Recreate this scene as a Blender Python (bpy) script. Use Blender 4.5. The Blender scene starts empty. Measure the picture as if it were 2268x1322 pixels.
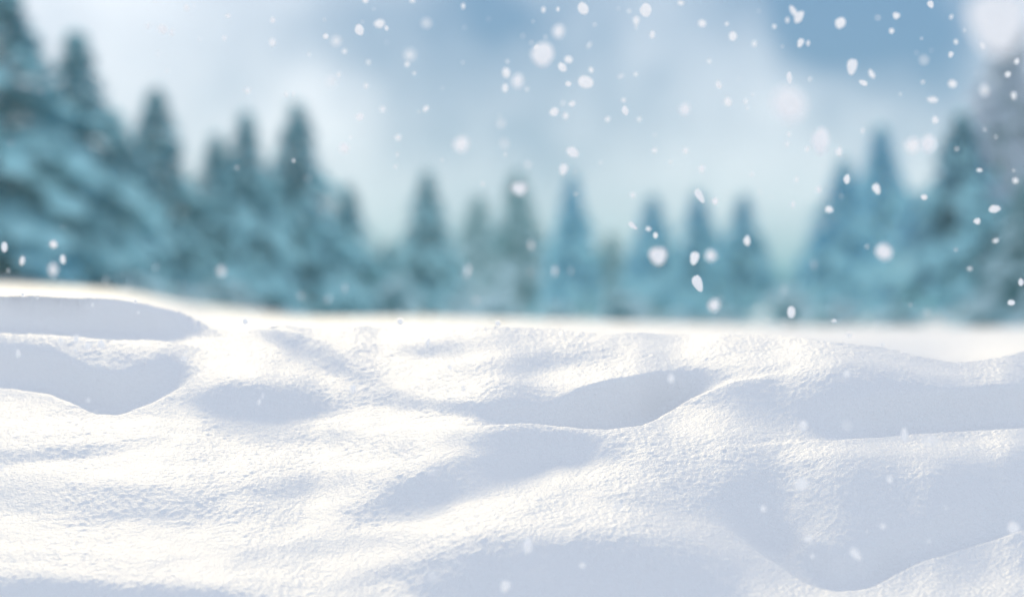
import bpy, math, random
import numpy as np
from mathutils import Vector, Matrix

scene = bpy.context.scene
COL = scene.collection
R = math.radians

# ------------------------------------------------------------------ camera
LENS, SENSOR = 135.0, 36.0
FPX = LENS / SENSOR * 2268.0          # focal length in units of the photo's pixels
CAM_Z = 1.2
cam = bpy.data.cameras.new("camera")
cam.lens = LENS; cam.sensor_width = SENSOR
cam.clip_start = 0.05; cam.clip_end = 9000
cam.dof.use_dof = True
cam.dof.focus_distance = 5.7
cam.dof.aperture_fstop = 3.7
camo = bpy.data.objects.new("camera", cam); COL.objects.link(camo)
camo.location = (0, 0, CAM_Z); camo.rotation_euler = (R(90), 0, 0)
scene.camera = camo

# ------------------------------------------------------------------ sun, sky, exposure
SUN_EL, SUN_AZ = 25.5, -7.0          # elevation; azimuth from straight ahead, minus = left
sd = Vector((math.sin(R(SUN_AZ)) * math.cos(R(SUN_EL)), math.cos(R(SUN_AZ)) * math.cos(R(SUN_EL)), math.sin(R(SUN_EL))))
sl = bpy.data.lights.new("sun", 'SUN'); sl.energy = 1.27; sl.angle = R(9.0); sl.color = (1.0, 0.80, 0.46)
so = bpy.data.objects.new("sun", sl); COL.objects.link(so)
so.location = (0, 0, 30); so.rotation_euler = sd.to_track_quat('Z', 'Y').to_euler()

world = bpy.data.worlds.new("World"); scene.world = world; world.use_nodes = True
W = world.node_tree; W.nodes.clear()
def wn(t, **k):
    n = W.nodes.new(t)
    for a, b in k.items(): setattr(n, a, b)
    return n
def wmath(op, a, b=None, clamp=False):
    n = wn('ShaderNodeMath', operation=op, use_clamp=clamp)
    for i, v in enumerate((a, b)):
        if v is None: continue
        if isinstance(v, (int, float)): n.inputs[i].default_value = v
        else: W.links.new(v, n.inputs[i])
    return n.outputs[0]
sky = wn('ShaderNodeTexSky', sky_type='NISHITA', sun_disc=False)
sky.sun_elevation = R(SUN_EL); sky.sun_rotation = R(SUN_AZ)
sky.air_density = 1.2; sky.dust_density = 1.0; sky.ozone_density = 2.0
SLATE = (.3, 1.6, 3.9, 1); CLOUD = (8.7, 8.9, 10.0, 1)
tc = wn('ShaderNodeTexCoord')
def wdir(x, y):
    v = Vector(((x - 1134) / FPX, 1, (661 - y) / FPX)); v.normalize(); return v
# soft cloud deck: broken noise plus two wide clear windows of blue between the clouds
nz = wn('ShaderNodeTexNoise'); nz.inputs['Scale'].default_value = 22; nz.inputs['Detail'].default_value = 3; nz.inputs['Roughness'].default_value = 0.45
W.links.new(tc.outputs['Generated'], nz.inputs['Vector'])
n2 = wn('ShaderNodeTexNoise'); n2.inputs['Scale'].default_value = 38; n2.inputs['Detail'].default_value = 2; n2.inputs['Roughness'].default_value = 0.4
W.links.new(tc.outputs['Generated'], n2.inputs['Vector'])
sep = wn('ShaderNodeSeparateXYZ'); W.links.new(tc.outputs['Generated'], sep.inputs[0])
cl = wmath('MULTIPLY_ADD', nz.outputs['Fac'], 1.1); W.nodes[-1].inputs[2].default_value = 0.33
for (x, y, rad, amt) in ((2010, -20, 340, .74), (1820, 40, 330, .30), (1060, 100, 320, .44), (900, 10, 290, .36), (1190, 190, 220, .20), (1500, -60, 440, .38), (640, -30, 280, .26), (420, 160, 260, .20), (230, 60, 200, .16)):
    dn = wn('ShaderNodeVectorMath', operation='DISTANCE'); W.links.new(tc.outputs['Generated'], dn.inputs[0])
    dn.inputs[1].default_value = wdir(x, y)
    mr = wn('ShaderNodeMapRange', interpolation_type='SMOOTHERSTEP')
    mr.inputs['From Min'].default_value = 0; mr.inputs['From Max'].default_value = rad / FPX * 1.5
    mr.inputs['To Min'].default_value = amt; mr.inputs['To Max'].default_value = 0
    wob = wmath('MULTIPLY_ADD', n2.outputs['Fac'], .8); W.nodes[-1].inputs[2].default_value = .6
    W.links.new(wmath('MULTIPLY', dn.outputs['Value'], wob), mr.inputs['Value'])
    cl = wmath('SUBTRACT', cl, mr.outputs['Result'], clamp=True)
ck = wn('ShaderNodeMix', data_type='RGBA')          # slate-blue to pale cloud
W.links.new(cl, ck.inputs['Factor']); ck.inputs['A'].default_value = SLATE; ck.inputs['B'].default_value = CLOUD
el = wn('ShaderNodeMapRange'); el.inputs['From Min'].default_value = .12; el.inputs['From Max'].default_value = .9
el.inputs['To Min'].default_value = .93; el.inputs['To Max'].default_value = .8   # thinner cloud overhead
W.links.new(sep.outputs['Z'], el.inputs['Value'])
mx = wn('ShaderNodeMix', data_type='RGBA')
W.links.new(el.outputs['Result'], mx.inputs['Factor']); W.links.new(sky.outputs[0], mx.inputs['A'])
hi = wn('ShaderNodeMapRange'); hi.inputs['From Min'].default_value = .12; hi.inputs['From Max'].default_value = .6
W.links.new(sep.outputs['Z'], hi.inputs['Value'])
hm_ = wn('ShaderNodeMix', data_type='RGBA'); W.links.new(hi.outputs['Result'], hm_.inputs['Factor'])
W.links.new(ck.outputs['Result'], hm_.inputs['A']); hm_.inputs['B'].default_value = (5.6, 6.15, 7.3, 1)   # bright thin veil of cloud overhead
W.links.new(hm_.outputs['Result'], mx.inputs['B'])
tint = wn('ShaderNodeMix', data_type='RGBA', blend_type='MULTIPLY'); tint.inputs['Factor'].default_value = 1
W.links.new(mx.outputs['Result'], tint.inputs['A']); tint.inputs['B'].default_value = (1, 1, 1, 1)
bg = wn('ShaderNodeBackground'); bg.inputs['Strength'].default_value = 0.1
W.links.new(tint.outputs['Result'], bg.inputs['Color'])
wo = wn('ShaderNodeOutputWorld'); W.links.new(bg.outputs[0], wo.inputs['Surface'])

scene.view_settings.view_transform = 'Standard'; scene.view_settings.look = 'None'
scene.view_settings.exposure = 0.34; scene.view_settings.gamma = 1.0
scene.view_settings.use_curve_mapping = False
scene.render.engine = 'CYCLES'
scene.cycles.use_denoising = True
scene.cycles.max_bounces = 6; scene.cycles.volume_bounces = 0
scene.cycles.sample_clamp_indirect = 6

# ------------------------------------------------------------------ helpers
def tag(o, label=None, cat=None, group=None, kind=None):
    if label: o['label'] = label
    if cat: o['category'] = cat
    if group: o['group'] = group
    if kind: o['kind'] = kind
    return o

def new_mesh(name, V, F, mat=None, smooth=False):
    """V (n,3) array, F (m,k) int array"""
    V = np.asarray(V, np.float32); F = np.asarray(F, np.int32)
    me = bpy.data.meshes.new(name)
    me.vertices.add(len(V)); me.vertices.foreach_set('co', V.ravel())
    k = F.shape[1]
    me.loops.add(F.size); me.loops.foreach_set('vertex_index', F.ravel())
    me.polygons.add(len(F)); me.polygons.foreach_set('loop_start', np.arange(len(F), dtype=np.int32) * k)
    if smooth: me.polygons.foreach_set('use_smooth', np.ones(len(F), bool))
    me.update(calc_edges=True)
    if mat: me.materials.append(mat)
    return me

def link(name, me, parent=None, loc=None):
    o = bpy.data.objects.new(name, me); COL.objects.link(o)
    if parent: o.parent = parent
    if loc is not None: o.location = loc
    return o

def mat(name):
    m = bpy.data.materials.new(name); m.use_nodes = True
    nt = m.node_tree
    return m, nt, nt.nodes['Principled BSDF']

_rng = np.random.RandomState(7)
_perm = _rng.permutation(4096)
_gr = _rng.uniform(0, 2 * np.pi, 4096)
_gx, _gy = np.cos(_gr), np.sin(_gr)
def perlin(x, y, seed=0):
    xi = np.floor(x).astype(np.int64); yi = np.floor(y).astype(np.int64)
    xf = x - xi; yf = y - yi
    u = xf * xf * xf * (xf * (xf * 6 - 15) + 10); v = yf * yf * yf * (yf * (yf * 6 - 15) + 10)
    def g(a, b):
        h = _perm[(_perm[(a + seed * 131) & 4095] + b) & 4095]
        return _gx[h] * (x - a) + _gy[h] * (y - b)
    n00 = g(xi, yi); n10 = g(xi + 1, yi); n01 = g(xi, yi + 1); n11 = g(xi + 1, yi + 1)
    return (n00 * (1 - u) + n10 * u) * (1 - v) + (n01 * (1 - u) + n11 * u) * v

def smooth(a, b, x):
    t = np.clip((x - a) / (b - a), 0, 1); return t * t * (3 - 2 * t)

# ------------------------------------------------------------------ snow ground
# relief of the drift: how steeply the snow rises away from the viewer over the bank.
# (x, y, rx, ry, tilt_deg, amount): steep faces of the mounds
STEEP = [
 (215, 706, 270, 25, 3, .34), (170, 820, 270, 72, 7, 1.0), (20, 800, 160, 60, 0, .6),
 (690, 782, 135, 30, 27, .95), (575, 888, 175, 38, 2, 1.0),
 (1030, 1048, 230, 44, -20, 1.15), (1185, 978, 170, 38, 0, 1.3), (1380, 1002, 170, 24, 22, .75), (950, 1095, 140, 28, -12, .8),
 (1270, 1282, 310, 86, 0, 2.0), (960, 1245, 170, 26, -14, .6), (1350, 905, 190, 34, -14, 1.0), (1120, 912, 170, 20, 4, .5),
 (1830, 885, 290, 60, 3, 1.0), (2120, 905, 230, 40, -6, .7), (1620, 860, 100, 16, -12, .3),
 (1890, 1130, 330, 104, 9, 1.55), (2180, 1085, 190, 66, -10, 1.0), (1870, 1240, 130, 50, 0, .9),
 (300, 1335, 400, 42, 4, 1.1), (680, 965, 260, 24, 6, .3), (250, 1110, 320, 40, 3, .34),
 (1010, 770, 110, 18, -6, .45), (1190, 800, 170, 22, -8, .3), (850, 880, 120, 20, 8, .3),
 (120, 1000, 230, 16, -6, .4), (620, 1080, 220, 22, -8, .26), (1420, 1120, 160, 20, 12, .25),
 (1500, 1010, 110, 20, 10, .2), (1640, 1000, 110, 20, 12, .35), (760, 1210, 240, 22, -4, .2),
]
BAND = [  # level crests, gently rolling back
 (1170, 945, 260, 10, 2), (1500, 960, 140, 30, -14), (1480, 1040, 180, 24, 22), (1720, 1215, 150, 30, 38),
 (1980, 990, 360, 20, -4), (200, 742, 260, 9, 2), (60, 870, 170, 16, 8), (450, 830, 90, 24, -38),
 (1700, 830, 170, 10, -12), (600, 728, 150, 6, 4), (700, 1000, 420, 22, -8), (1400, 1170, 240, 20, 18),
 (2100, 1240, 200, 26, -14), (1600, 765, 360, 16, 3), (900, 735, 260, 12, 0),
]
# lips where a crest hides a dip behind it: polyline of (x, y) and the length of the hidden dip
LIPS = [
 ([(-400, 735), (0, 735), (200, 745), (340, 752), (430, 766), (500, 780)], [.34, .34, .34, .25, .1, 0]),
 ([(-400, 850), (0, 856), (120, 872), (205, 914), (265, 918), (330, 892), (400, 852), (450, 815), (480, 800)], [.12, .13, .14, .15, .15, .12, .06, .02, 0]),
 ([(560, 722), (640, 726), (700, 742), (760, 768), (830, 795)], [0, .1, .12, .08, 0]),
 ([(850, 950), (980, 945), (1080, 940), (1170, 934), (1280, 944), (1350, 951), (1420, 942), (1520, 888), (1620, 842), (1720, 825)], [0, .03, .08, .14, .2, .22, .2, .12, .05, 0]),
 ([(1650, 985), (1800, 972), (1950, 964), (2050, 960), (2268, 946), (2700, 930)], [0, .05, .1, .12, .12, .12]),
 ([(1600, 1165), (1700, 1235), (1790, 1290), (1850, 1306), (1930, 1300), (2040, 1240), (2268, 1172), (2700, 1120)], [0, .03, .06, .07, .07, .06, .05, .05]),
]
SKYL = [(-600, 662), (0, 655), (150, 657), (230, 660), (330, 672), (400, 692), (465, 726), (520, 732), (620, 722), (690, 725), (800, 723), (900, 722),
        (1100, 723), (1230, 728), (1300, 735), (1450, 738), (1700, 739), (1800, 751), (1950, 768), (2040, 790), (2110, 804), (2180, 795), (2268, 778), (2900, 750)]
# top of the broad low swell that carries the snow on from the drift toward the trees
SWELL = [(-600, 630), (0, 632), (200, 638), (330, 652), (470, 690), (620, 704), (900, 702), (1200, 708), (1500, 717), (1900, 724), (2268, 722), (2900, 715)]

def meadow(X, F):
    """far meadow height relative to the camera: level, rising to a knoll on the left"""
    h = -1.12 + 1.95 / (1 + np.exp(np.clip((X + 11.5) / 2.6, -50, 50))) * smooth(45, 135, F)
    h = h + 0.26 * perlin(X / 6.0, F / 8.0, 3) * smooth(10, 60, F) + 0.25 * perlin(X / 40.0, F / 60.0, 5) * smooth(20, 80, F)
    h = h - .75 * smooth(140, 260, F) * smooth(-14, 0, X)
    return h

def build_ground():
    u_in = np.arange(-60, 2330, 2.8)
    u_l = np.arange(-620, -60, 7.0); u_r = np.arange(2330 + 4, 2890, 7.0)
    u = np.concatenate([u_l, u_in, u_r])
    ys = np.arange(1480, 630, -1.0)
    U, Y = np.meshgrid(u, ys, indexing='ij')
    # warp so that outlines are not clean ellipses
    wx = 26 * perlin(U / 170., Y / 90., 11) + 10 * perlin(U / 60., Y / 34., 12)
    wy = 16 * perlin(U / 190., Y / 80., 13) + 6 * perlin(U / 55., Y / 30., 14)
    S = np.zeros_like(U)
    for (x, y, rx, ry, a, amt) in STEEP:
        c, s = math.cos(R(a)), math.sin(R(a))
        dx, dy = U + wx * .8 - x, Y + wy * .5 - y
        p, q = (dx * c + dy * s) / rx, (-dx * s + dy * c) / ry
        r = np.sqrt(p * p + q * q)
        S = np.maximum(S, amt * smooth(1.6, .35, r)) + .12 * np.minimum(S, amt * smooth(1.6, .35, r))
    for (x, y, rx, ry, amt) in ((1810, 1080, 130, 85, .8), (1660, 1110, 90, 60, .3), (1320, 1000, 120, 30, .4), (2230, 900, 120, 30, .3)):
        S += amt * np.exp(-((U - x) / rx) ** 2 - ((Y - y) / ry) ** 2)
    S += .10 * perlin(U / 150., Y / 42., 21) + .05 * perlin(U / 60., Y / 22., 22)
    sig = .19 + .56 * np.clip(S, -.1, 1.8)
    for (x, y, rx, ry, a) in BAND:
        c, s = math.cos(R(a)), math.sin(R(a))
        dx, dy = U - x, Y + wy * .3 - y
        p, q = (dx * c + dy * s) / rx, (-dx * s + dy * c) / ry
        b = np.exp(-(p * p + q * q) * 1.2)
        sig = sig * (1 - .45 * b) + .10 * .45 * b
    sig = np.maximum(sig, .07)
    yl = np.interp(u, [p[0] for p in SKYL], [p[1] for p in SKYL])
    def blur(A, k, ax):
        w = np.hanning(k + 2)[1:-1]; w /= w.sum(); h = k // 2
        pad = [(0, 0), (0, 0)]; pad[ax] = (h, h)
        B = np.pad(A, pad, 'edge'); out = np.zeros_like(A)
        for t in range(k):
            sl_ = [slice(None)] * 2; sl_[ax] = slice(t, t + A.shape[ax]); out += w[t] * B[tuple(sl_)]
        return out
    # distance of the surface along each column of sight, from the near edge up to the top edge of the drift
    Fd = np.linspace(4.86, 9.2, 1450)
    n = len(u)
    q = (ys - 661) / FPX
    LF = np.cumsum(1.0 / (FPX * np.maximum(sig + q[None, :], .05)), 1)
    ug = np.arange(u[0], u[-1] + 1, 7.0)
    LG = np.stack([np.interp(ug, u, LF[:, j]) for j in range(LF.shape[1])], 1)
    wide = blur(LG, 41, 0)
    LG = wide + .9 * (blur(LG, 13, 0) - wide)
    mean = LG.mean(0)[None, :]
    dev = LG - mean
    dev = dev - .55 * blur(dev, 401, 1)
    LG = mean + dev
    inc = np.maximum(np.diff(LG, axis=1), .00006)
    LG = np.concatenate([LG[:, :1], LG[:, :1] + np.cumsum(inc, 1)], 1)
    LF = np.stack([np.interp(u, ug, LG[:, j]) for j in range(LG.shape[1])], 1)
    FC = 4.86 * np.exp(LF - LF[:, :1])
    Z = np.zeros((n, len(Fd))); Fs_ = np.zeros(n); zs_ = np.zeros(n)
    lips = []
    for pts, ds in LIPS:
        xs = [p[0] for p in pts]
        ly = np.interp(u, xs, [p[1] for p in pts]); ld = np.interp(u, xs, ds)
        ld[(u < xs[0]) | (u > xs[-1])] = 0
        ldg = blur(np.interp(ug, u, ld)[:, None], 35, 0)[:, 0]
        lips.append((blur(ly[:, None], 15, 0)[:, 0], np.interp(u, ug, ldg)))
    for i in range(n):
        m_ = ys >= yl[i]
        F = FC[i, m_].copy(); qq = q[m_]; yy = ys[m_]
        ins = []
        add = np.zeros(len(F))
        for (ly, ld) in lips:
            l = ld[i]
            k = int(np.searchsorted(-yy, -ly[i]))
            if l > .002 and 0 < k < len(yy):
                prev = add[k]
                dy = ly[i] - yy[k:]
                add[k:] += l * (1 - .75 * smooth(0, 105, dy))
                ins.append((k, F[k - 1] + prev + l * .45, l))
        F = F + add
        z = -qq * F
        F = np.maximum.accumulate(F + np.arange(len(F)) * 2e-7); z = -qq * F
        for k, fe, l in sorted(ins, reverse=True):
            F = np.insert(F, k, fe); z = np.insert(z, k, -qq[k] * fe - .14 * l)
        Fs_[i], zs_[i] = F[-1], z[-1]
        Z[i] = np.interp(Fd, F, z)
    Z = blur(blur(Z, 9, 0), 9, 1)
    Fsm = blur(Fs_[:, None], 21, 0)[:, 0]; zsm = zs_
    # add outer columns, near rows and far rows
    uo = np.array([-60000, -30000, -14000, -7000, -4000, -2400, -1500, -1000, -760]); uo2 = 2268 - uo[::-1]
    uc = np.concatenate([uo, u, uo2])
    idx = np.clip(np.arange(len(uc)) - len(uo), 0, n - 1)
    Fn = np.array([-60, -30, -15, -8, -4, -1, 1, 2, 3, 3.8, 4.3, 4.6, 4.75])
    Ff = 9.2 * np.power(5000 / 9.2, np.linspace(0, 1, 190)[1:])
    Fa = np.concatenate([Fn, Fd, Ff])
    T = (uc - 1134) / FPX
    Xg = T[:, None] * np.maximum(Fa, 4.0)[None, :]
    Fg = np.broadcast_to(Fa[None, :], Xg.shape)
    Zg = np.zeros_like(Xg)
    Zi = Z[idx]; Fe = Fsm[idx][:, None]; ze = zsm[idx][:, None]
    z0 = Z[:, 0].mean()
    Zg[:, :len(Fn)] = z0 + .26 * (np.maximum(Fn, -4)[None, :] - 4.86)
    k0, k1 = len(Fn), len(Fn) + len(Fd)
    Zg[:, k0:k1] = Zi
    Zg[:, k1:] = Zi[:, -1:]
    d = np.maximum(Fg - Fe, 0)
    ysw = np.interp(uc, [p[0] for p in SWELL], [p[1] for p in SWELL])[:, None]
    qe = -ze / Fe
    ker = np.hanning(103)[1:-1]; ker /= ker.sum()
    soft = lambda v: np.convolve(np.pad(v[:, 0], 50, 'edge'), ker, 'valid')[:, None]
    ysw = soft(ysw)
    qe = qe + (soft(qe) - qe) * smooth(0, 1.6, d)
    qs = qe + ((ysw - 661) / FPX - qe) * smooth(1.2, 26, d)
    back = -qs * Fg - .05 * smooth(0, .25, d) * (1 - smooth(.25, 3.0, d))
    back = back + .012 * perlin(Xg / 1.1, Fg / 1.6, 71) * smooth(1, 5, d)
    wgt = smooth(24, 70, d)
    G = meadow(Xg, Fg)
    after = back * (1 - wgt) + G * wgt
    after = np.where(Fg > Fe + 75, G, np.minimum(after, 1e9))
    Zg = np.where(Fg > Fe, after, Zg)
    # crumbly snow surface, real relief of a few millimetres
    P, Q = Xg, Fg
    det = np.zeros_like(Zg)
    near = (Fa > 4.5) & (Fa < 30)
    Pn, Qn = P[:, near], Q[:, near]
    wp = Pn + .010 * perlin(Pn / .03, Qn / .03, 61); wq = Qn + .014 * perlin(Pn / .035, Qn / .035, 62)
    patch = smooth(-.45, .25, perlin(Pn / .16, Qn / .26, 31) + .5 * perlin(Pn / .06, Qn / .09, 32))
    D = .0040 * perlin(Pn / .12, Qn / .16, 41) + .0018 * perlin(wp / .045, wq / .06, 42)
    D += (.45 + .55 * patch) * (.0006 * perlin(wp / .019, wq / .024, 43) + .0010 * perlin(wp / .0105, wq / .013, 44))
    D += (.6 + .4 * patch) * (.0011 * perlin(Pn / .0062, Qn / .0095, 46) + .0006 * np.abs(perlin(Pn / .0045, Qn / .007, 47)))
    D += patch * .0009 * smooth(.05, .55, perlin(wp / .0085, wq / .012, 45))
    det[:, near] = D
    fade = smooth(4.5, 5.0, Fg) * (1 - smooth(12, 30, Fg))
    Zg = Zg + det * fade
    V = np.stack([Xg, Fg, Zg + CAM_Z], -1).reshape(-1, 3)
    nc, nr = Xg.shape
    ii = np.arange(nc - 1)[:, None] * nr + np.arange(nr - 1)[None, :]
    Fc = np.stack([ii, ii + nr, ii + nr + 1, ii + 1], -1).reshape(-1, 4)
    m, nt, b = mat("snow")
    b.inputs['Base Color'].default_value = (.875, .877, .872, 1)
    b.inputs['Roughness'].default_value = .55
    b.inputs['Subsurface Weight'].default_value = .2; b.inputs['Subsurface Scale'].default_value = .003; b.inputs['Subsurface Radius'].default_value = (1, 1, 1)
    b.inputs['Specular IOR Level'].default_value = .25
    # ice grains: fine bump and sparse crystal facets that catch the sun
    geo = nt.nodes.new('ShaderNodeNewGeometry')
    n1 = nt.nodes.new('ShaderNodeTexNoise'); n1.inputs['Scale'].default_value = 260; n1.inputs['Detail'].default_value = 3
    nt.links.new(geo.outputs['Position'], n1.inputs['Vector'])
    bp = nt.nodes.new('ShaderNodeBump'); bp.inputs['Strength'].default_value = .8; bp.inputs['Distance'].default_value = .0028
    nt.links.new(n1.outputs['Fac'], bp.inputs['Height']); nt.links.new(bp.outputs['Normal'], b.inputs['Normal'])
    me = new_mesh("snow_ground", V, Fc, m, smooth=True)
    o = link("snow_ground", me)
    tag(o, kind='structure')
    return o
build_ground()

def ground_z(X, F):
    return float(meadow(np.array([X]), np.array([F]))[0]) + CAM_Z

# ------------------------------------------------------------------ trees
def backlit(nt, b, sock, col, fac):
    """thin needles and thin snow let the sun behind them through"""
    t = nt.nodes.new('ShaderNodeBsdfTranslucent'); x = nt.nodes.new('ShaderNodeMixShader'); x.inputs[0].default_value = fac
    if sock: nt.links.new(sock, t.inputs['Color'])
    else: t.inputs['Color'].default_value = (*col, 1)
    nt.links.new(b.outputs[0], x.inputs[1]); nt.links.new(t.outputs[0], x.inputs[2])
    nt.links.new(x.outputs[0], nt.nodes['Material Output'].inputs['Surface'])

def foliage_mat(name, c1, c2):
    m, nt, b = mat(name)
    geo = nt.nodes.new('ShaderNodeTexCoord')
    n = nt.nodes.new('ShaderNodeTexNoise'); n.inputs['Scale'].default_value = 1.3; n.inputs['Detail'].default_value = 4
    nt.links.new(geo.outputs['Object'], n.inputs['Vector'])
    r = nt.nodes.new('ShaderNodeValToRGB'); r.color_ramp.elements[0].position = .35; r.color_ramp.elements[1].position = .68
    r.color_ramp.elements[0].color = (*c1, 1); r.color_ramp.elements[1].color = (*c2, 1)
    nt.links.new(n.outputs['Fac'], r.inputs[0]); nt.links.new(r.outputs[0], b.inputs['Base Color'])
    b.inputs['Roughness'].default_value = .8; b.inputs['Specular IOR Level'].default_value = .08
    backlit(nt, b, r.outputs[0], None, .45)
    return m
FOL = {
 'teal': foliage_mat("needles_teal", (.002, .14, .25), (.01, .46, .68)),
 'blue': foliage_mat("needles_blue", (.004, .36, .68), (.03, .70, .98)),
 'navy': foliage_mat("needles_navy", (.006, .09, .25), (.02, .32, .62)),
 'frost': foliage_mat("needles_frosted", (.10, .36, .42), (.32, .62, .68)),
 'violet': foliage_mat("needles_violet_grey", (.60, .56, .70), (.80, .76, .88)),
}
def snow_mat(name, c):
    m, nt, b = mat(name)
    b.inputs['Base Color'].default_value = (*c, 1); b.inputs['Roughness'].default_value = .6
    backlit(nt, b, None, c, .35)
    return m
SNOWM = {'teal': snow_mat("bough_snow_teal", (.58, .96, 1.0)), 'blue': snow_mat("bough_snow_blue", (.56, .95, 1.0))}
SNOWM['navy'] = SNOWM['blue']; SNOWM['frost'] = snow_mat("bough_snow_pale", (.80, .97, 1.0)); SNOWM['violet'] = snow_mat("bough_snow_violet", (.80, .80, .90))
mbark, nt_, b_ = mat("bark")
nn = nt_.nodes.new('ShaderNodeTexNoise'); nn.inputs['Scale'].default_value = 9
rr = nt_.nodes.new('ShaderNodeValToRGB'); rr.color_ramp.elements[0].color = (.012, .018, .03, 1); rr.color_ramp.elements[1].color = (.05, .055, .075, 1)
nt_.links.new(nn.outputs['Fac'], rr.inputs[0]); nt_.links.new(rr.outputs[0], b_.inputs['Base Color']); b_.inputs['Roughness'].default_value = .9

def ico(sub=1):
    import bmesh
    bm = bmesh.new(); bmesh.ops.create_icosphere(bm, subdivisions=sub, radius=1)
    V = np.array([v.co[:] for v in bm.verts]); F = np.array([[v.index for v in f.verts] for f in bm.faces]); bm.free()
    return V, F
ICO1 = ico(2); ICO3 = ico(3)

def spruce_meshes(seed, density=1.0, snow=1.0, bare=.06, gap=.25):
    """unit-height spruce: trunk, crown of needle sprays on drooping boughs, snow loads"""
    rg = random.Random(seed)
    Vc, Fc, Vs, Fs = [], [], [], []
    H = 1.0; nw = 26
    ph_lean = rg.uniform(0, 6)
    for w in range(nw):
        t = (w + .3) / nw
        z = bare + (1 - bare) * t ** .92
        rad = .29 * (1 - t) ** .9 + .004
        nb = max(6, int((14 - 6 * t) * density))
        for b in range(nb):
            a = rg.uniform(0, 2 * math.pi)
            big = .5 + .5 * math.sin(3 * a + 9 * t + ph_lean) * math.sin(2.1 * a - 14 * t + ph_lean * 2)
            L = rad * (.62 + .36 * rg.random() + .30 * big)
            if rg.random() < gap * (1 - t) * (1 - big): L *= .45
            droop = .42 + .40 * (1 - t) + rg.uniform(-.1, .1)
            ca, sa = math.cos(a), math.sin(a)
            npt = max(3, int(11 * L / .25) + 3)
            for k in range(npt):
                s = (k + .5) / npt
                px = s * L; pz = z + .10 * L * math.sin(s * 2.2) - droop * L * s * s
                wid = (.045 * (1 - s) + .022) * (L / .2) ** .4
                for q in range(4):
                    off = rg.uniform(-1, 1) * wid
                    da = rg.uniform(-.9, .9); up = rg.uniform(-.7, .25)
                    ln = rg.uniform(.018, .036); hw = rg.uniform(.004, .009)
                    cx, cy, cz = ca * px - sa * off, sa * px + ca * off, pz + rg.uniform(-.012, .006)
                    dx, dy, dz = math.cos(a + da) * ln, math.sin(a + da) * ln, up * ln
                    nx, ny = -math.sin(a + da) * hw, math.cos(a + da) * hw
                    i = len(Vc)
                    Vc += [(cx, cy, cz), (cx + dx * .5 + nx, cy + dy * .5 + ny, cz + dz * .5), (cx + dx, cy + dy, cz + dz), (cx + dx * .5 - nx, cy + dy * .5 - ny, cz + dz * .5 + hw * .6)]
                    Fc.append((i, i + 1, i + 2, i + 3))
            if rg.random() < min(.95, max(.12 + .6 * smooth(.45, .75, t), 2.2 * big - .6)) * snow:
                for s in ([.55, .85] if L > .12 else [.75]):
                    if rg.random() < .25: continue
                    px = s * L; pz = z + .10 * L * math.sin(s * 2.2) - droop * L * s * s + .014
                    M = max(L, .085); sx, sy, sz = M * rg.uniform(.15, .30), M * rg.uniform(.12, .22), M * rg.uniform(.08, .15) + .003
                    P = ICO1[0] * (1 + .22 * np.sin(ICO1[0][:, [1]] * 5 + rg.uniform(0, 6)) * np.cos(ICO1[0][:, [0]] * 4 + rg.uniform(0, 6)))
                    P = P * np.array([sx, sy, sz])
                    P[:, 2] -= droop * 1.3 * s * P[:, 0]
                    P[:, 2] = np.where(P[:, 2] < 0, P[:, 2] * .8, P[:, 2])
                    X = P[:, 0] * ca - P[:, 1] * sa + px * ca; Y = P[:, 0] * sa + P[:, 1] * ca + px * sa
                    i = sum(len(v) for v in Vs)
                    Vs.append(np.stack([X, Y, P[:, 2] + pz], -1)); Fs.append(ICO1[1] + i)
    # tip snow
    crown = (np.array(Vc), np.array(Fc)); sn = (np.concatenate(Vs), np.concatenate(Fs))
    # trunk
    Vt, Ft = [], []
    ns, nh = 10, 9
    for j in range(nh + 1):
        t = j / nh; r = .019 * (1 - t) + .0015 + (.008 if j == 0 else 0)
        for k in range(ns):
            a = 2 * math.pi * k / ns
            Vt.append((math.cos(a) * r * (1 + .1 * math.sin(3 * a + j)), math.sin(a) * r, t * .99 - .03 * (j == 0)))
    for j in range(nh):
        for k in range(ns):
            k2 = (k + 1) % ns; Ft.append((j * ns + k, j * ns + k2, (j + 1) * ns + k2, (j + 1) * ns + k))
    return (np.array(Vt), np.array(Ft)), crown, sn

def crown_mesh(c, s, m, msnow):
    """needle sprays (first material) with the snow lying on them (second material)"""
    nv = len(c[0]); V = np.concatenate([c[0], s[0]]); tri = s[1] + nv
    me = bpy.data.meshes.new("crown")
    nq, ntr = len(c[1]), len(tri)
    me.vertices.add(len(V)); me.vertices.foreach_set('co', V.astype(np.float32).ravel())
    me.loops.add(nq * 4 + ntr * 3)
    me.loops.foreach_set('vertex_index', np.concatenate([c[1].ravel(), tri.ravel()]).astype(np.int32))
    me.polygons.add(nq + ntr)
    me.polygons.foreach_set('loop_start', np.concatenate([np.arange(nq) * 4, nq * 4 + np.arange(ntr) * 3]).astype(np.int32))
    me.polygons.foreach_set('use_smooth', np.concatenate([np.zeros(nq, bool), np.ones(ntr, bool)]))
    me.materials.append(m); me.materials.append(msnow)
    me.polygons.foreach_set('material_index', np.concatenate([np.zeros(nq), np.ones(ntr)]).astype(np.int32))
    me.update(calc_edges=True)
    return me

PROTO = {}
def proto(kind, seed, density, snow, bare, gap):
    key = (kind, seed)
    if key not in PROTO:
        t, c, s = spruce_meshes(seed, density, snow, bare, gap)
        PROTO[key] = (new_mesh("trunk", *t, mbark, True), crown_mesh(c, s, FOL[kind], SNOWM[kind]))
    return PROTO[key]

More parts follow.
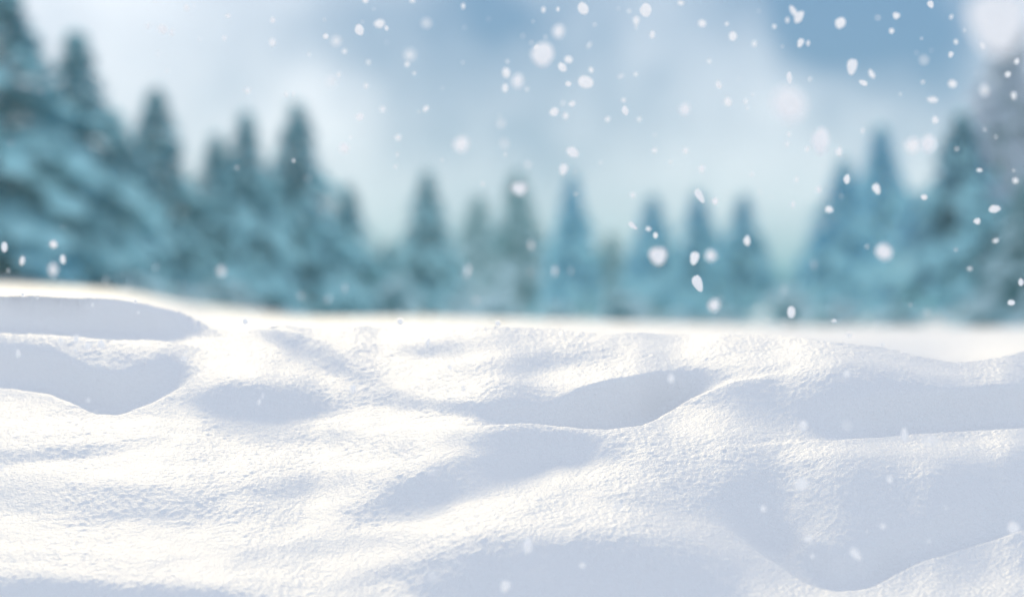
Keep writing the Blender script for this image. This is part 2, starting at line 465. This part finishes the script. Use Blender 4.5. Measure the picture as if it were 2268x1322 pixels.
SEEDS = {5: (1.0, 1.5, .22, .3), 6: (1.05, 1.6, .24, .45), 7: (.95, 1.4, .20, .35), 1: (1.0, 1.0, .10, .25), 2: (1.1, 1.25, .12, .4), 3: (.9, .8, .13, .3), 4: (1.0, 1.1, .12, .5)}
TREES = [  # x, apex_y, distance, width factor, kind, seed, rot, label
 (2, -30, 132, 1.25, 'teal', 1, .3, "tallest snow-laden spruce, cut off by the left edge of the picture"),
 (168, 84, 136, 1.05, 'teal', 2, 1.1, "tall teal spruce just right of the tallest one at the left edge"),
 (268, 290, 139, 1.35, 'teal', 3, 2.0, "low bushy spruce filling the gap between the two tallest left trees and the thin-topped one"),
 (345, 205, 142, 1.0, 'teal', 1, 3.0, "spruce with a thin pointed top, third peak from the left"),
 (480, 305, 145, 1.0, 'teal', 3, 4.1, "shorter spruce whose tip hides between two thin-topped spruces on the left"),
 (545, 258, 142, .88, 'teal', 2, .9, "slender spruce with a needle-like tip left of the lone dark pointed spruce"),
 (655, 238, 146, .98, 'teal', 3, 5.0, "dark pointed spruce standing clear of its neighbours left of centre"),
 (768, 415, 152, 1.05, 'teal', 2, 2.4, "small spruce stepping down at the right foot of the lone dark pointed spruce"),
 (858, 535, 222, 1.3, 'teal', 4, 1.4, "low distant spruce in the notch where the left forest ends"),
 (945, 385, 215, .92, 'teal', 1, .2, "slim spruce standing by itself near the middle of the tree line"),
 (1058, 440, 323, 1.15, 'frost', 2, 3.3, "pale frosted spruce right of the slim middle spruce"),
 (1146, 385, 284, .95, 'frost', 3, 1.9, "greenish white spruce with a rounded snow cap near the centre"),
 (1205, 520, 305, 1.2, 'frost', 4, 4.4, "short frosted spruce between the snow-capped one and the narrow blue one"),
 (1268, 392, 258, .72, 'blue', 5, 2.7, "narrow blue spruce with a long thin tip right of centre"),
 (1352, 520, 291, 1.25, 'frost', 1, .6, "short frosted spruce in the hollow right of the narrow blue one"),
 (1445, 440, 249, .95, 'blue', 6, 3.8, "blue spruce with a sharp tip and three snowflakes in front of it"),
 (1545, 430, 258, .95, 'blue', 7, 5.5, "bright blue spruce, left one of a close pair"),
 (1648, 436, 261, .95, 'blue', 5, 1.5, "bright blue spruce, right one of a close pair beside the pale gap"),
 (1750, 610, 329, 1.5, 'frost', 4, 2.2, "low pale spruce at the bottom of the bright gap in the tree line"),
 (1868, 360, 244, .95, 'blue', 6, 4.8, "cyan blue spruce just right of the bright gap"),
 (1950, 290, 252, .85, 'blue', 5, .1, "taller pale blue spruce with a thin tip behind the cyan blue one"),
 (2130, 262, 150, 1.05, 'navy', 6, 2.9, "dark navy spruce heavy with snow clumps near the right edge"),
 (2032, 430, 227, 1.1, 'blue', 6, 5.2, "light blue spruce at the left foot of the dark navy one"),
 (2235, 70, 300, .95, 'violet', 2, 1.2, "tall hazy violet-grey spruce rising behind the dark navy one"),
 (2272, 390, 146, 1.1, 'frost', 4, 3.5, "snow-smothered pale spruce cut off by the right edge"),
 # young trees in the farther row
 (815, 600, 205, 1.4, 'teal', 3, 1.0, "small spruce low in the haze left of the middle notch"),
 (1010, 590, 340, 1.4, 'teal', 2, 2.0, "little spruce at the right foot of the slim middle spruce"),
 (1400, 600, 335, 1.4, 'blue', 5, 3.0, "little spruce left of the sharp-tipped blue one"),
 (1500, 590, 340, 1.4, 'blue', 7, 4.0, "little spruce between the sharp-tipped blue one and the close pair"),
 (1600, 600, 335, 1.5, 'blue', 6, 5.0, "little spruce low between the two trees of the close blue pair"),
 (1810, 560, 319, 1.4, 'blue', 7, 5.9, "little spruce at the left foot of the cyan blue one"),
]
for (x, ya, D, wf, kind, seed, rot, label) in TREES:
    X = (x - 1134) / FPX * D
    gz = ground_z(X, D)
    h = CAM_Z + (661 - ya) / FPX * D - gz
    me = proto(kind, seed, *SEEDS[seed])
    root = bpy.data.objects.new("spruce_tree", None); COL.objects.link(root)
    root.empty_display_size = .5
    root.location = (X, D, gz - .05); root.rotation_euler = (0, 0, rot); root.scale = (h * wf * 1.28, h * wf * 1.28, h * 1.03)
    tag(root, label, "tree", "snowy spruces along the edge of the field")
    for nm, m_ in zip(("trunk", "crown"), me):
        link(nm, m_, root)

# snowy shrubs added to stand in for pale low mist at the trees' feet
def mist_bush_mesh(seed):
    rg = random.Random(seed); Vc, Fc, Vs, Fs = [], [], [], []
    for b in range(150):
        a = rg.uniform(0, 2 * math.pi); e = rg.uniform(.15, 1.45); L = rg.uniform(.35, .62)
        for k in range(7):
            s_ = (k + 1) / 7 * L
            cx, cy, cz = math.cos(a) * math.cos(e) * s_ * 1.2, math.sin(a) * math.cos(e) * s_ * 1.2, math.sin(e) * s_ * 1.3
            for q in range(3):
                d = Vector((rg.uniform(-1, 1), rg.uniform(-1, 1), rg.uniform(-.4, 1))).normalized() * rg.uniform(.05, .1)
                w = Vector((rg.uniform(-1, 1), rg.uniform(-1, 1), rg.uniform(-1, 1))).cross(d).normalized() * .018
                i = len(Vc); c = Vector((cx, cy, cz))
                Vc += [tuple(c), tuple(c + d * .5 + w), tuple(c + d), tuple(c + d * .5 - w)]; Fc.append((i, i + 1, i + 2, i + 3))
    for k in range(34):
        a = rg.uniform(0, 2 * math.pi); e = rg.uniform(.1, 1.5); rr = rg.uniform(.48, .60)
        P = ICO1[0] * np.array([rg.uniform(.12, .22), rg.uniform(.12, .22), rg.uniform(.06, .11)]) * (1 + .2 * np.sin(ICO1[0][:, [0]] * 4 + k))
        P = P + np.array([math.cos(a) * math.cos(e) * rr * 1.2, math.sin(a) * math.cos(e) * rr * 1.2, math.sin(e) * rr * 1.25])
        Fs.append(ICO1[1] + len(ICO1[0]) * len(Vs)); Vs.append(P)
    return crown_mesh((np.array(Vc), np.array(Fc)), (np.concatenate(Vs), np.concatenate(Fs)), FOL['frost'], SNOWM['frost'])
MIST_BUSH = [mist_bush_mesh(31), mist_bush_mesh(32)]
MIST_SHRUBS = [  # x, distance, width px, height px, label
 (300, 128, 130, 44, "snow-buried mist stand-in shrub before the thin-topped spruce on the left"),
 (420, 128, 100, 34, "flat snow-buried mist stand-in shrub between two of the left spruces"),
 (500, 130, 120, 60, "mist stand-in shrub caked in snow under the slender left spruces"),
 (880, 150, 105, 105, "tall pale snow-caked mist stand-in shrub in the notch left of the slim middle spruce"),
 (1015, 165, 90, 60, "pale mist stand-in shrub at the right foot of the slim middle spruce"),
 (1100, 170, 110, 80, "round pale mist stand-in shrub under the frosted central spruces"),
 (1230, 165, 90, 58, "small white mist stand-in shrub left of the narrow blue spruce's foot"),
 (1370, 160, 150, 74, "wide snow-topped mist stand-in shrub right of the narrow blue spruce"),
 (1500, 150, 110, 44, "low mist stand-in shrub before the sharp-tipped blue spruce"),
 (1610, 150, 100, 40, "low mist stand-in shrub under the bright blue pair"),
 (1745, 165, 120, 96, "pale mist stand-in shrub filling the foot of the bright gap"),
 (1850, 148, 120, 60, "whitish mist stand-in shrub in front of the cyan blue spruce"),
 (1990, 144, 120, 46, "low white mist stand-in shrub left of the dark navy spruce's trunk"),
 (2185, 140, 170, 60, "broad white mist stand-in shrub at the right foot of the dark navy spruce"),
]
for k, (x, D, wpx, hpx, label) in enumerate(MIST_SHRUBS):
    X = (x - 1134) / FPX * D
    o = link("mist_shrub", MIST_BUSH[k % 2], None, (X, D, ground_z(X, D) - .03))
    w_, h_ = wpx / FPX * D, hpx / FPX * D
    o.scale = (w_ / 1.4, w_ / 1.4, h_ / .78); o.rotation_euler = (0, 0, k * 1.3)
    tag(o, label, "shrub", "snowy shrubs added as low mist at the feet of the spruces")

# ------------------------------------------------------------------ falling snow
mfl, nt_, b_ = mat("snowflake")
b_.inputs['Base Color'].default_value = (.99, .99, 1, 1); b_.inputs['Roughness'].default_value = .5
b_.inputs['Specular IOR Level'].default_value = .2
tr = nt_.nodes.new('ShaderNodeBsdfTranslucent'); tr.inputs['Color'].default_value = (1, 1, 1, 1)
mxs = nt_.nodes.new('ShaderNodeMixShader'); mxs.inputs[0].default_value = .8
out_ = nt_.nodes['Material Output']
nt_.links.new(b_.outputs[0], mxs.inputs[1]); nt_.links.new(tr.outputs[0], mxs.inputs[2]); nt_.links.new(mxs.outputs[0], out_.inputs['Surface'])

def flake_mesh(seed, kind):
    """a clump of tangled ice crystals: lumpy core with stubby needles poking out"""
    rg = np.random.RandomState(seed)
    V, F = ICO3
    P = V.copy()
    amp = np.ones(len(V))
    for _ in range(9):
        d = rg.normal(size=3); d /= np.linalg.norm(d)
        amp += rg.uniform(.05, .16) * np.exp(-((1 - V @ d) * rg.uniform(5, 12)))
    for _ in range(26):
        d = rg.normal(size=3); d /= np.linalg.norm(d)
        amp += rg.uniform(.02, .08) * np.exp(-((1 - V @ d) * 60))
    P = V * (amp / amp.mean() * .9)[:, None]
    if kind == 'angular':
        P[:, 0] *= 1 + .2 * P[:, 2]; P[:, 2] += .15 * P[:, 0] ** 2
    if kind == 'bean':
        P[:, 0] += .45 * P[:, 2] ** 2; P[:, 0] -= .15
    return new_mesh("snowflake", P * .5, F, mfl, True)
FM = {k: [flake_mesh(s, k) for s in ss] for k, ss in {'round': (1, 2, 3), 'angular': (4, 5), 'bean': (6,), 'long': (7, 8)}.items()}

# x, y, width, height, lean (deg), softness class
# s sharp, m slightly soft, f faint small one farther off, b big close one out of focus, t thin and long
FL = """
413 17 13 15 0 s;429 13 10 11 0 f;343 2 9 9 0 f;328 58 14 12 0 m;360 65 20 22 -30 s;381 73 10 18 8 s;505 36 12 9 0 s;443 88 11 11 0 f;497 85 11 12 0 m
604 45 12 14 0 s;604 94 15 18 -10 s;685 121 12 12 0 f;351 120 12 15 0 f;371 158 10 9 0 f;548 201 16 13 20 m;634 210 10 9 0 m;650 209 9 13 0 f
810 2 14 13 0 s;914 2 13 13 0 m;1026 14 10 14 0 m;719 44 8 9 0 f;803 49 8 8 0 f;828 21 7 9 0 f;722 81 13 13 30 s;797 68 20 25 -25 s;841 54 24 19 0 s;856 63 9 13 -15 s
856 94 7 9 0 f;763 114 12 12 0 m;816 138 11 11 0 m;751 166 9 12 0 m;811 190 10 12 0 m;902 143 12 12 0 m;918 163 8 8 0 s;1025 139 8 10 0 f;1029 61 8 10 0 f;1082 43 8 9 0 f
980 196 6 6 0 m;943 242 12 16 35 s;927 248 8 8 0 f;848 242 13 14 0 m;797 260 18 17 20 s;745 91 30 30 0 h;908 122 34 34 0 h;945 52 28 26 0 h;735 180 30 30 0 h
1158 80 10 12 0 f;1124 137 8 9 0 m;1121 161 18 24 0 m;1119 195 14 20 0 m;1147 182 26 32 0 b;1167 198 9 10 0 m;1180 48 8 8 0 f;1110 275 22 22 0 h;1107 257 8 8 0 f
1204 22 10 14 0 s;1236 21 8 11 0 s;1291 19 23 29 -15 s;1370 20 9 8 0 f;1393 25 9 9 0 m;1431 25 26 30 -10 s;1409 46 16 20 0 m;1409 61 11 12 0 f;1508 7 14 11 0 s
1238 72 26 30 0 b;1317 55 11 12 0 f;1208 83 8 15 0 f;1177 95 11 11 0 f;1190 107 15 14 0 s;1203 124 50 52 0 b;1259 132 19 17 0 s;1245 149 17 23 -30 s;1298 182 36 28 15 s
1309 155 11 14 -10 s;1259 186 14 12 10 s;1445 77 12 18 5 s;1555 52 18 17 0 m;1305 100 12 26 35 f;1375 169 12 26 65 f;1408 165 10 10 0 m;1571 136 10 10 0 m
1228 249 21 18 -20 s;1253 258 13 15 0 m;1267 230 17 12 -20 s;1247 228 13 17 0 f;1385 245 14 22 -15 s;1381 222 10 10 0 m;1346 265 12 12 0 m;1416 265 10 11 0 m;1592 188 12 20 -20 s
1517 244 24 26 0 b;1518 243 11 12 0 s;1610 54 9 9 0 m;1623 80 18 21 20 s;1671 98 11 14 0 m;1681 25 8 8 0 f;1715 59 10 11 0 m;1744 45 9 14 0 m;1757 25 13 29 -28 s
1770 38 18 31 32 s;1861 53 23 26 20 s;1773 95 15 21 25 s;1790 97 9 13 0 s;1733 103 6 6 0 m;1944 40 14 14 0 f;1985 35 18 15 20 s;1975 69 12 13 0 s;1887 147 25 36 10 s
1931 164 12 23 -30 s;1913 184 20 12 25 s;1749 174 12 27 -8 s;1794 175 13 14 0 f;1637 176 8 9 0 f;1613 227 18 20 -20 s;1652 225 9 13 0 m;1655 240 7 7 0 m;1667 210 9 9 0 f
1746 230 76 78 0 b;1744 227 8 8 0 f;1911 290 9 12 0 m;2061 10 15 17 -20 s;2117 93 10 12 0 m;2106 121 12 14 25 s;2063 112 8 8 0 f;2030 118 9 9 0 f;2041 86 6 6 0 m
2044 182 9 9 0 m;2110 186 20 18 20 m;2046 133 24 24 0 h;2107 38 12 20 20 f;2137 67 8 18 30 f;2210 46 150 150 0 b;2178 100 13 16 0 m;2252 137 12 14 0 s;2232 166 13 14 30 s
2245 212 14 18 0 m;2181 200 26 40 -10 h;2162 163 8 8 0 f;2066 222 25 14 10 m;2071 266 15 18 0 s;1994 209 10 10 0 f;882 306 15 14 0 m;880 342 11 14 0 f;876 369 14 11 0 f
762 328 22 22 0 m;776 304 9 9 0 f;979 354 9 9 0 f;1022 322 52 52 0 h;1117 318 22 24 0 h;1119 342 7 8 0 m;1069 408 13 13 0 f;1150 417 42 30 0 b;1169 365 20 20 0 h
1268 337 31 22 30 s;1248 375 21 26 15 m;1273 381 9 9 0 f;1275 430 11 10 0 f;1330 360 11 11 0 f;1450 299 10 10 0 f;1450 334 12 11 0 m;1519 334 13 14 0 s;1485 359 12 11 0 f
1554 374 16 16 0 m;1401 432 12 12 0 m;1549 434 16 34 -28 s;1584 447 14 15 0 s;1665 385 9 9 0 m;1683 425 10 10 0 f;1401 500 12 24 -50 s;1436 507 13 11 0 s;1452 521 11 14 0 s
1655 533 15 24 0 m;1457 566 44 40 0 b;1538 571 22 30 15 s;1574 566 27 28 0 b;1545 627 24 38 -20 s;1582 678 27 29 0 b;1753 691 19 28 0 s;1706 705 7 7 0 f
1748 298 9 11 0 m;1744 320 8 13 0 m;1788 330 12 13 25 s;1818 316 38 58 0 b;1859 336 14 22 0 m;2056 321 34 38 0 b;2022 324 54 50 0 h;1876 397 14 22 5 s;1941 418 19 25 -20 s
1863 435 9 13 0 f;1813 420 12 15 0 m;1764 398 13 18 0 f;1836 464 19 16 0 s;1756 453 9 14 0 m;1710 438 9 9 0 f;2047 438 15 12 15 s;2169 377 14 10 0 s;2245 378 11 10 0 f
2249 400 14 14 0 m;2202 463 27 18 -10 s;2164 490 17 14 -20 s;2205 533 16 10 -15 m;2117 553 11 11 0 f;2148 595 12 9 0 m;1920 546 12 12 0 f;1957 557 38 37 0 b;2119 330 13 13 0 f
2261 625 12 18 0 m;2240 670 17 13 0 s;2181 287 12 12 0 f;2206 304 11 11 0 f;1802 585 11 44 -8 t;1736 640 11 34 0 t;2052 690 12 30 0 t;2016 675 9 9 0 f;1847 711 12 9 0 m;1880 742 15 10 0 m
1954 763 8 12 0 m;10 547 14 24 0 s;49 577 12 22 15 m;18 599 9 14 0 f;118 541 18 18 0 m;139 574 13 21 0 m;118 597 30 46 0 h;139 502 9 9 0 f;50 652 8 10 0 m;83 660 6 9 0 m;205 675 6 10 0 m
300 667 7 10 0 m;306 692 7 8 0 m;234 620 12 32 0 t;284 635 8 30 0 t;345 592 11 28 10 t;490 600 26 34 -15 h;543 712 14 16 0 s;575 694 8 20 -20 t;764 638 11 52 4 t;727 662 15 38 15 t;666 655 18 26 -18 t
1035 600 24 70 14 t;1055 665 18 34 0 t;1176 543 22 48 -8 t;1174 602 11 26 0 t;1229 600 24 54 4 t;1264 600 9 36 4 t;90 202 9 28 -8 t;24 318 8 26 -8 t;682 395 10 32 0 t;650 356 12 14 0 f
525 372 12 12 0 f;1596 662 10 20 0 t;1740 712 12 30 -12 t;40 783 11 20 0 s;169 752 12 20 0 s;167 776 7 14 10 s;134 756 9 18 0 m;195 767 16 17 0 s;224 762 17 19 0 s;408 794 17 11 0 s
412 779 7 8 0 s;195 886 9 10 0 m;213 912 8 8 0 m;782 860 16 18 0 s;995 813 13 12 0 m;1027 861 10 13 0 m;574 890 7 15 15 s;582 877 6 12 15 s;948 758 9 20 15 s;1103 716 12 13 0 m;886 712 14 14 0 m
1487 838 14 22 0 m;1876 829 13 17 0 m;1802 832 20 22 0 h;1780 942 18 24 0 m;2003 962 15 32 0 m;2060 974 46 32 0 h;1875 943 20 24 0 h;1776 1074 29 29 0 s;1971 1061 13 18 0 m;1955 1165 13 14 0 m
1790 1193 18 16 -20 s;1799 1231 9 13 0 m;1691 1126 13 16 0 m;1895 1226 20 34 -40 s;2095 1124 11 13 0 f;2244 1168 28 27 0 s;2058 1198 10 18 0 f;1169 1208 20 38 5 m;1119 1297 24 27 20 s
1290 1252 14 12 0 m;956 1275 26 26 0 h;958 1045 20 22 0 h;1368 1120 28 28 0 h;733 918 10 14 0 f;4 1036 10 15 0 m
"""
def region(x, y):
    if y > 990:
        return "over the big shaded hollow, lower right" if x > 1600 else ("over the sunny slope at lower left" if x < 900 else "over the front mound at bottom centre")
    if y > 735:
        return "over the shaded dip at far left" if x < 330 else ("over the rounded left mounds" if x < 860 else ("over the middle snow slope" if x < 1600 else "over the shaded dip at right"))
    if y > 500:
        if x < 400: return "before the tallest left spruces' foot"
        if x < 860: return "before the lone dark spruce's foot"
        if x < 1300: return "before the pale central spruces"
        if x < 1700: return "before the bright blue spruce pair"
        return "before the right-hand blue spruces"
    if y > 280:
        if x < 860: return "beside the thin-topped left spruces"
        if x < 1200: return "above the slim middle spruce"
        if x < 1480: return "above the narrow blue spruce"
        if x < 1720: return "above the bright blue spruce pair"
        if x < 2000: return "above the cyan blue spruce"
        return "before the dark navy spruce"
    if x < 460: return "right of the tallest left spruces"
    if x < 700: return "above the slender left spruces"
    if x < 1000: return "in the sky left of top centre"
    if x < 1200: return "in the blue sky at top centre"
    if x < 1350: return "in the dense flurry at top centre"
    if x < 1600: return "right of the top centre flurry"
    if x < 1850: return "around the huge blurred right flake"
    if x < 2120: return "in the darkest sky, top right"
    return "in the top right corner"
items = []
for tok in FL.replace("\n", ";").split(";"):
    tok = tok.strip()
    if not tok: continue
    a = tok.split(); items.append((*[float(v) for v in a[:5]], a[5]))
KW = {'s': "crisp white", 'm': "slightly soft", 'f': "tiny faint", 'b': "big bright blurred", 'h': "pale blurred", 't': "long thin"}
def ordn(i, n):
    names = ["leftmost", "second from the left", "third from the left", "fourth from the left", "fifth from the left", "sixth from the left", "seventh from the left", "eighth from the left", "ninth from the left", "tenth from the left"]
    if i == n - 1: return "rightmost"
    return names[i]
buckets = {}
for it in items:
    shp = 'long' if it[5] == 't' else ('stretched' if max(it[2], it[3]) / min(it[2], it[3]) > 1.32 else 'rounded')
    buckets.setdefault((region(it[0], it[1]), it[5], shp), []).append(it)
frng = random.Random(5)
FOCUS = cam.dof.focus_distance; CINF = LENS * LENS / (cam.dof.aperture_fstop * FOCUS * 1000) / SENSOR * 2268
for (reg, kl, shp), its in buckets.items():
    its.sort(key=lambda t: t[0])
    for i, (x, y, w, h, lean, k) in enumerate(its):
        ground = y > 735
        if kl == 's': D = frng.uniform(6.35, 6.95)
        elif kl == 'm': D = frng.uniform(6.8, 7.3)
        elif kl == 'f': D = frng.uniform(6.9, 7.8)
        elif kl == 'b': D = frng.uniform(4.0, 4.4) if w < 60 else (3.3 if w < 100 else 2.6)
        elif kl == 'h': D = frng.uniform(9, 11)
        else: D = frng.uniform(9.0, 10.5)
        if y > 600 and not ground and kl in 'sm': D = frng.uniform(5.0, 5.25)
        if ground: D = {'s': frng.uniform(4.9, 5.1), 'm': 4.8, 'f': 4.7, 'b': 4.4, 'h': 4.0, 't': 4.6}[kl]
        if y > 990: D = min(D, 4.7)
        c = CINF * abs(1 - FOCUS / D)
        def tru(v):
            if kl in 'fh': f_ = .55 if kl == 'f' else .62
            elif kl == 't': return v * .36
            else: f_ = .95
            return max(f_ * math.sqrt(max(v * v - .22 * c * c, (.55 * v) ** 2)), 3)
        sw, sh = tru(w) / FPX * D * 1.12, tru(h) / FPX * D * 1.12
        kind = 'long' if kl == 't' else ('bean' if (shp == 'stretched' and frng.random() < .3) else ('angular' if frng.random() < .45 else 'round'))
        me = frng.choice(FM[kind])
        o = link("snowflake", me, None, ((x - 1134) / FPX * D, D, CAM_Z + (661 - y) / FPX * D))
        o.rotation_euler = (0, R(-lean) * -1 if False else R(lean), 0)
        o.scale = (sw, (sw + sh) * .45, sh)
        if len(its) == 1: lab = f"{KW[kl]} {shp} snowflake {reg}"
        elif len(its) <= 11: lab = f"{KW[kl]} {shp} snowflake {reg}, {ordn(i, len(its))}"
        else: lab = f"{KW[kl]} {shp} snowflake {reg}"
        lab = lab.replace("long thin long", "long thin").replace("tiny faint rounded", "tiny faint")
        tag(o, lab, "snowflake", "snowflakes falling through the air")
print("flakes", len(items))

# ------------------------------------------------------------------ haze
import bmesh
bm = bmesh.new(); bmesh.ops.create_cube(bm, size=1)
me = bpy.data.meshes.new("haze"); bm.to_mesh(me); bm.free()
ho = link("haze", me)
zmin = -6.0; zmax = 19.5
ho.location = (0, 2600, (zmin + zmax) / 2); ho.scale = (90000, 5600, zmax - zmin)
hm = bpy.data.materials.new("haze"); hm.use_nodes = True
hn = hm.node_tree; hn.nodes.clear()
hv = hn.nodes.new('ShaderNodeVolumePrincipled'); hv.inputs['Color'].default_value = (.46, .88, 1, 1)
hv.inputs['Density'].default_value = .0012; hv.inputs['Anisotropy'].default_value = 0.35
ho_ = hn.nodes.new('ShaderNodeOutputMaterial'); hn.links.new(hv.outputs[0], ho_.inputs['Volume'])
me.materials.append(hm)
tag(ho, kind='stuff')
